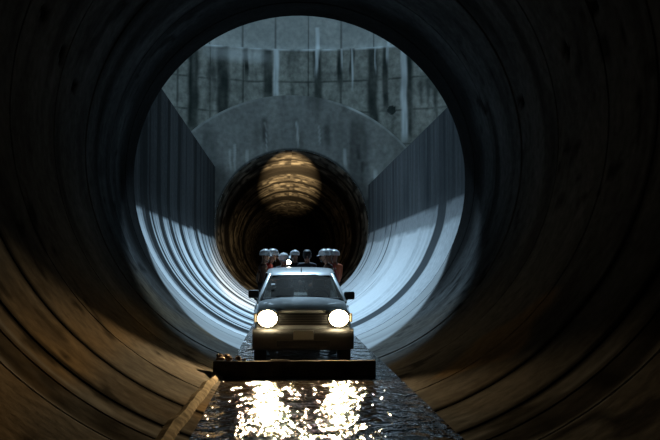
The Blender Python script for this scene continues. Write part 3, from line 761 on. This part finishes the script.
def person(loc, rz, jacket, label, helmet=True, lean=0.10, side=0.0, head_yaw=0.0, head_pitch=0.0, hands='lap', scale=1.0, group='people riding in the pickup bed'):
    """seated person; origin at the seat under the pelvis, faces -Y before rotation by rz"""
    root = empty('person', loc, rz); root.scale = (scale,) * 3
    tagp(root, label, 'person', group)
    F = lambda z: Vector((side * z, -lean * z, z))
    pel = Vector((0, 0, 0.10)); w1 = F(0.20); ch = F(0.42); sh = F(0.52); nk = F(0.585) + Vector((0, -0.015, 0)); hb = F(0.64) + Vector((0, -0.03, 0))
    hc = F(0.72) + Vector((0, -0.035, 0)); ht = F(0.79) + Vector((0, -0.03, 0))
    chains = [[(pel, (0.135, 0.11)), (w1, (0.13, 0.10)), (ch, (0.15, 0.11)), (sh, (0.085, 0.075)), (nk, 0.05), (hb, (0.068, 0.072)), (hc, (0.078, 0.092)), (ht, (0.068, 0.08))]]
    legs, arms = [], []
    knees, wr = [], []
    for s in (-1, 1):
        hip = Vector((s * 0.09, -0.02, 0.09)); kn = Vector((s * 0.13, -0.40, 0.08)); an = Vector((s * 0.12, -0.36, -0.32)); toe = Vector((s * 0.13, -0.52, -0.39))
        legs.append([(pel, (0.135, 0.11)), (hip, 0.095), ((hip + kn) / 2, 0.085), (kn, 0.062), ((kn * 0.6 + an * 0.4), 0.058), (an, 0.042), (an + Vector((0, -0.03, -0.055)), 0.045), (toe, 0.035)])
        so = sh + Vector((s * 0.165, 0.0, -0.03))
        if hands == 'lamp' and s == 1: el = so + Vector((s * 0.03, -0.18, -0.17)); wt = el + Vector((-s * 0.06, -0.14, 0.17))
        elif hands == 'rail': el = so + Vector((s * 0.05, -0.02, -0.23)); wt = el + Vector((s * 0.02, -0.14, -0.17))
        else: el = so + Vector((s * 0.03, -0.05, -0.26)); wt = el + Vector((-s * 0.03, -0.22, -0.07))
        arms.append([(sh, (0.085, 0.075)), (so, 0.062), ((so + el) / 2, 0.05), (el, 0.042), ((el + wt) / 2, 0.037), (wt, 0.028)])
        d = (wt - el).normalized(); up = Vector((0, 0, 1)) - d * d.z
        up = up.normalized() if up.length > 0.05 else Vector((0, 1, 0)); lat = d.cross(up).normalized()
        palm = wt + d * 0.05
        arms[-1] += [(palm, (0.034, 0.022)), (wt + d * 0.085, (0.036, 0.018))]
        for k, ln in enumerate((0.066, 0.075, 0.07, 0.054)):
            o_ = lat * (0.030 - 0.020 * k); b0 = wt + d * 0.075 + o_
            chains.append([(b0, 0.009), (b0 + d * (0.02 + ln * 0.4), 0.009), (b0 + d * (0.02 + ln * 0.7) - up * 0.022, 0.008), (b0 + d * (0.015 + ln * 0.75) - up * 0.048, 0.007)])
        b0 = wt + d * 0.03 + lat * 0.022
        chains.append([(b0, 0.012), (b0 + d * 0.03 + lat * 0.025 - up * 0.008, 0.010), (b0 + d * 0.055 + lat * 0.028 - up * 0.022, 0.008)])
        wr.append((wt, d, up))
    me = skin_mesh([chains[0]] + legs + arms + chains[1:])
    # turn the head about the neck
    Mh = Matrix.Translation(nk) @ Matrix.Rotation(head_yaw, 4, 'Z') @ Matrix.Rotation(head_pitch, 4, 'X') @ Matrix.Translation(-nk)
    ex = bmesh.new()
    for s in (-1, 1):
        ellipsoid(ex, hc + Vector((s * 0.031, -0.084, 0.0)), (0.013, 0.009, 0.008))
    merge_into(me, ex, 1)
    ex = bmesh.new(); ellipsoid(ex, hc + Vector((0, -0.087, -0.062)), (0.025, 0.008, 0.008)); merge_into(me, ex, 2)
    ex = bmesh.new(); ellipsoid(ex, hc + Vector((0, -0.098, -0.028)), (0.014, 0.017, 0.022))
    for s in (-1, 1): ellipsoid(ex, hc + Vector((s * 0.084, 0.0, -0.012)), (0.010, 0.02, 0.03))
    merge_into(me, ex, 0)
    for v in me.vertices:
        if v.co.z > nk.z and (v.co - hc).length < 0.2: v.co = Mh @ v.co
    me.name = 'body'; b_ = link('body', me, [M_skin, M_eye, M_lip], root, True)
    # clothes
    up_r = lambda c, f, add: [(p, (r[0] * f + add, r[1] * f + add) if isinstance(r, tuple) else r * f + add) for p, r in c]
    tor = [(pel + Vector((0, 0, 0.03)), (0.16, 0.135)), (w1, (0.155, 0.125)), (ch, (0.175, 0.135)), (sh, (0.115, 0.10)), (nk + Vector((0, 0, 0.012)), (0.080, 0.080))]
    jarm = [up_r(a[:6], 1.15, 0.012) for a in arms]
    for a in jarm: a[0] = (sh, (0.115, 0.10))
    jm = skin_mesh([tor] + jarm); link('jacket', jm, JK[jacket], root, True)
    jl = [up_r(l[:6], 1.1, 0.012) for l in legs]
    p0 = (pel - Vector((0, 0, 0.0)), (0.155, 0.125))
    for l in jl: l[0] = p0
    tm = skin_mesh([[p0, (pel + Vector((0, 0, 0.08)), (0.145, 0.115))]] + jl); link('trousers', tm, M_trous, root, True)
    for s, l in zip((-1, 1), legs):
        bo = skin_mesh([up_r([(l[4][0] * 0.3 + l[5][0] * 0.7, 0.052)] + l[5:], 1.1, 0.012)]); link('boot', bo, M_boot, root, True)
    if helmet:
        Mx = Mh @ Matrix.Translation(hc + Vector((0, 0.005, 0.028)))
        bm = bmesh.new(); prof = [(0.118, 0.0), (0.119, 0.03), (0.113, 0.065), (0.095, 0.10), (0.06, 0.122), (0.02, 0.130), (0, 0.131)]
        add_lathe(bm, prof, 28, Mx @ Matrix.Diagonal((0.96, 1.12, 1, 1)))
        # peak
        rows = []
        for a in np.linspace(-1.1, 1.1, 15):
            rows.append([Mx @ Vector((0.112 * math.sin(a), -0.128 * math.cos(a), 0.006)), Mx @ Vector((0.122 * math.sin(a), -(0.132 + 0.055 * math.cos(a * 1.3)) * math.cos(a), -0.012)), Mx @ Vector((0.112 * math.sin(a), -0.128 * math.cos(a), -0.004))])
        loft(bm, rows, cap=True, closed=True)
        add_tube(bm, [Mx @ Vector((0, y, z)) for y, z in ((-0.10, 0.088), (-0.05, 0.125), (0, 0.135), (0.05, 0.125), (0.10, 0.088))], 0.012, 8)
        h = bm_obj('helmet', bm, M_hel, root, True, 50)
        bm = bmesh.new(); add_tube(bm, [Mx @ Vector((x, y, z)) for x, y, z in ((-0.098, 0, 0.0), (-0.085, -0.03, -0.09), (-0.04, -0.062, -0.14), (0, -0.068, -0.148), (0.04, -0.062, -0.14), (0.085, -0.03, -0.09), (0.098, 0, 0.0))], 0.006, 6); bm_obj('chin_strap', bm, M_strap, h, True)
    else:
        bm = bmesh.new(); Mx = Mh @ Matrix.Translation(hc + Vector((0, 0.012, 0.005)))
        add_lathe(bm, [(0.088, -0.05), (0.102, 0.0), (0.105, 0.04), (0.098, 0.085), (0.07, 0.118), (0.03, 0.13), (0, 0.132)], 28, Mx @ Matrix.Rotation(0.32, 4, 'X') @ Matrix.Diagonal((0.95, 1.1, 1, 1)))
        bm_obj('hair', bm, M_hair, root, True, 60)
    return root, wr

RZ = FL + RAIL              # top of the bed sides
R90 = PI / 2
YT = 14.45
HS = 0.86                    # helmet centre above the seat
def seat_on(x, y, z, *a, **k): return person((x, y, z + 0.045), *a, **k)
# left side, facing inwards (+X): rotate -Y to +X => rz = +90
seat_on(-0.90, YT + 3.60, RZ, R90 - 0.06, 'brown', 'person in white helmet farthest left in the pickup bed', lean=0.10, head_yaw=-0.5, scale=0.98)
seat_on(-0.87, YT + 4.07, RZ, R90 - 0.06, 'red', 'person in white helmet and dark red jacket, second from the left in the pickup bed', lean=0.26)
# middle row on crates
crate(-0.42, YT + 4.78, 0.36, 0.30, 0.44, 'wooden crate under the person with the torch in the pickup bed')
crate(0.11, YT + 4.78, 0.36, 0.30, 0.52, 'wooden crate under the bare-headed person in the pickup bed')
crate(-0.15, YT + 5.13, 0.34, 0.22, 0.56, 'wooden crate by the tailgate under the person with the searchlight')
P3, w3 = seat_on(-0.42, YT + 4.78, BEDZ + 0.44, 0.0, 'dark', 'person in white helmet bowing over a bright torch behind the pickup cab', lean=0.20, head_pitch=0.25, hands='lamp')
P5, w5 = seat_on(0.11, YT + 4.78, BEDZ + 0.52, 0.0, 'dark', 'bare-headed person with dark hair behind the middle of the pickup cab', helmet=False, lean=0.12)
P4, w4 = seat_on(-0.15, YT + 5.16, BEDZ + 0.56, PI, 'dark', 'person in white helmet half hidden beside the bare-headed person, facing back', lean=0.05, head_yaw=0.7, hands='lamp', scale=0.93)
# right side, facing inwards (-X)
seat_on(0.66, YT + 3.58, RZ, -R90 + 0.1, 'brown', 'person in white helmet nearest the cab on the right of the pickup bed', lean=0.27, head_yaw=0.3, scale=0.98)
seat_on(0.70, YT + 4.06, RZ, -R90, 'red', 'person in white helmet and red jacket second from the right in the pickup bed', lean=0.16)
seat_on(0.74, YT + 4.80, RZ, -R90 - 0.8, 'orange', 'person in white helmet and orange jacket farthest right in the pickup bed', lean=-0.02, head_yaw=0.6)

# torch and added fill lamps
M_torchlens = mat('lit_torch_lens', (1, 0.95, 0.85), 0.2, emis=(1.0, 0.86, 0.6), estr=60)
def lamp(name, loc, aim, r, ln, label, cat, energy, spot, blend=0.6, narrow=1.0):
    t = empty(name, loc); tagp(t, label, cat)
    q = Vector(aim).to_track_quat('Z', 'Y'); t.rotation_euler = q.to_euler()
    bm = bmesh.new(); add_lathe(bm, [(0, -ln), (r * 0.5, -ln), (r * 0.5, -0.06), (r, -0.01), (r, 0.0), (r * 0.86, 0.0), (r * 0.86, -0.012), (0, -0.012)], 24)
    bm_obj('lamp_body', bm, M_trim, t, True, 40)
    bm = bmesh.new(); add_lathe(bm, [(r * 0.85, -0.008), (r * 0.5, 0.002), (0, 0.006)], 24); bm_obj('lens', bm, M_torchlens, t, True)
    ld = bpy.data.lights.new(name + '_beam', 'SPOT'); ld.energy = energy; ld.color = (1.0, 0.72, 0.38); ld.spot_size = spot; ld.spot_blend = blend; ld.shadow_soft_size = r * 0.5
    lo = bpy.data.objects.new(name + '_beam', ld); COL.objects.link(lo); lo.parent = t; lo.location = (0, 0, 0.02); lo.rotation_euler = (PI, 0, 0); lo.scale = (narrow, 1, 1)
    return t
def grip(P, w):
    bpy.context.view_layer.update()
    wt, d, up = w[1]; return P.matrix_world @ (wt + d * 0.06), (P.matrix_world.to_3x3() @ d)
g3, _d = grip(P3, w3); g4, _d4 = grip(P4, w4)
lamp('torch', (-0.305, 18.66, 1.975), (-0.03, -1, -0.02), 0.055, 0.18, 'small lit torch shining just above the pickup roof', 'torch', 15, math.radians(70))
lamp('fill_searchlight', (-0.27, 20.24, 2.06), (0.006, 1, 0.156), 0.08, 0.16, 'added black searchlight pointing back at the crown of the far tunnel', 'fill_searchlight', 1000000, math.radians(10), 1.0, 0.70)  # lamp added to brighten the far tunnel's crown

lamp('fill_hand_lamp', (-0.86, 19.95, 1.50), (-0.060, 1, 0.0), 0.06, 0.14, 'added black hand lamp at the left rear of the pickup bed lighting the far tunnel wall', 'hand lamp', 90000, math.radians(14), 1.0)  # second added lamp, brightens the far tunnel's lower left wall

# ------------------------------------------------------------------ rubble on the sill
M_stone = mat('brown_stone', (0.12, 0.075, 0.045), 0.95, spec=0.1, noise=0.5, nscale=12)
for k, (x, y, r) in enumerate([(-1.38, 13.10, .07), (-1.24, 13.05, .055), (-1.10, 13.12, .045), (-1.28, 13.26, .06), (-1.0, 13.07, .03)]):
    bm = bmesh.new(); bmesh.ops.create_icosphere(bm, subdivisions=3, radius=r)
    for v in bm.verts:
        v.co *= 0.55 + 0.75 * float(n2(v.co.x / r, v.co.y / r + 3 * v.co.z / r, 300 + k, 1.3, 1.3)); v.co.z *= 0.75
    zmin = min(v.co.z for v in bm.verts)
    o = bm_obj('stone', bm, M_stone, None, True, 30); o.location = (x, y, SILL_T - zmin - 0.004); o.rotation_euler = (0, 0, k)
    tagp(o, ['brown stone at the left end of the sill, largest', 'brown stone second from the left along the front of the sill', 'brown stone in the middle of the loose stones on the sill',
             'brown stone lying behind the others on the sill', 'tiny brown stone closest to the pickup on the sill'][k], 'stone', 'stones on the sill')
bm = bmesh.new(); add_tube(bm, [(-0.60, 13.0, SILL_T + 0.008), (-0.45, 13.01, SILL_T + 0.010), (-0.33, 13.0, SILL_T + 0.008)], [0.008, 0.010, 0.008], 8)
o = bm_obj('stick', bm, mat('pale_wet_wood', (0.5, 0.45, 0.38), 0.5), None, True); tagp(o, 'short pale stick lying on the sill in front of the bumper', 'stick')
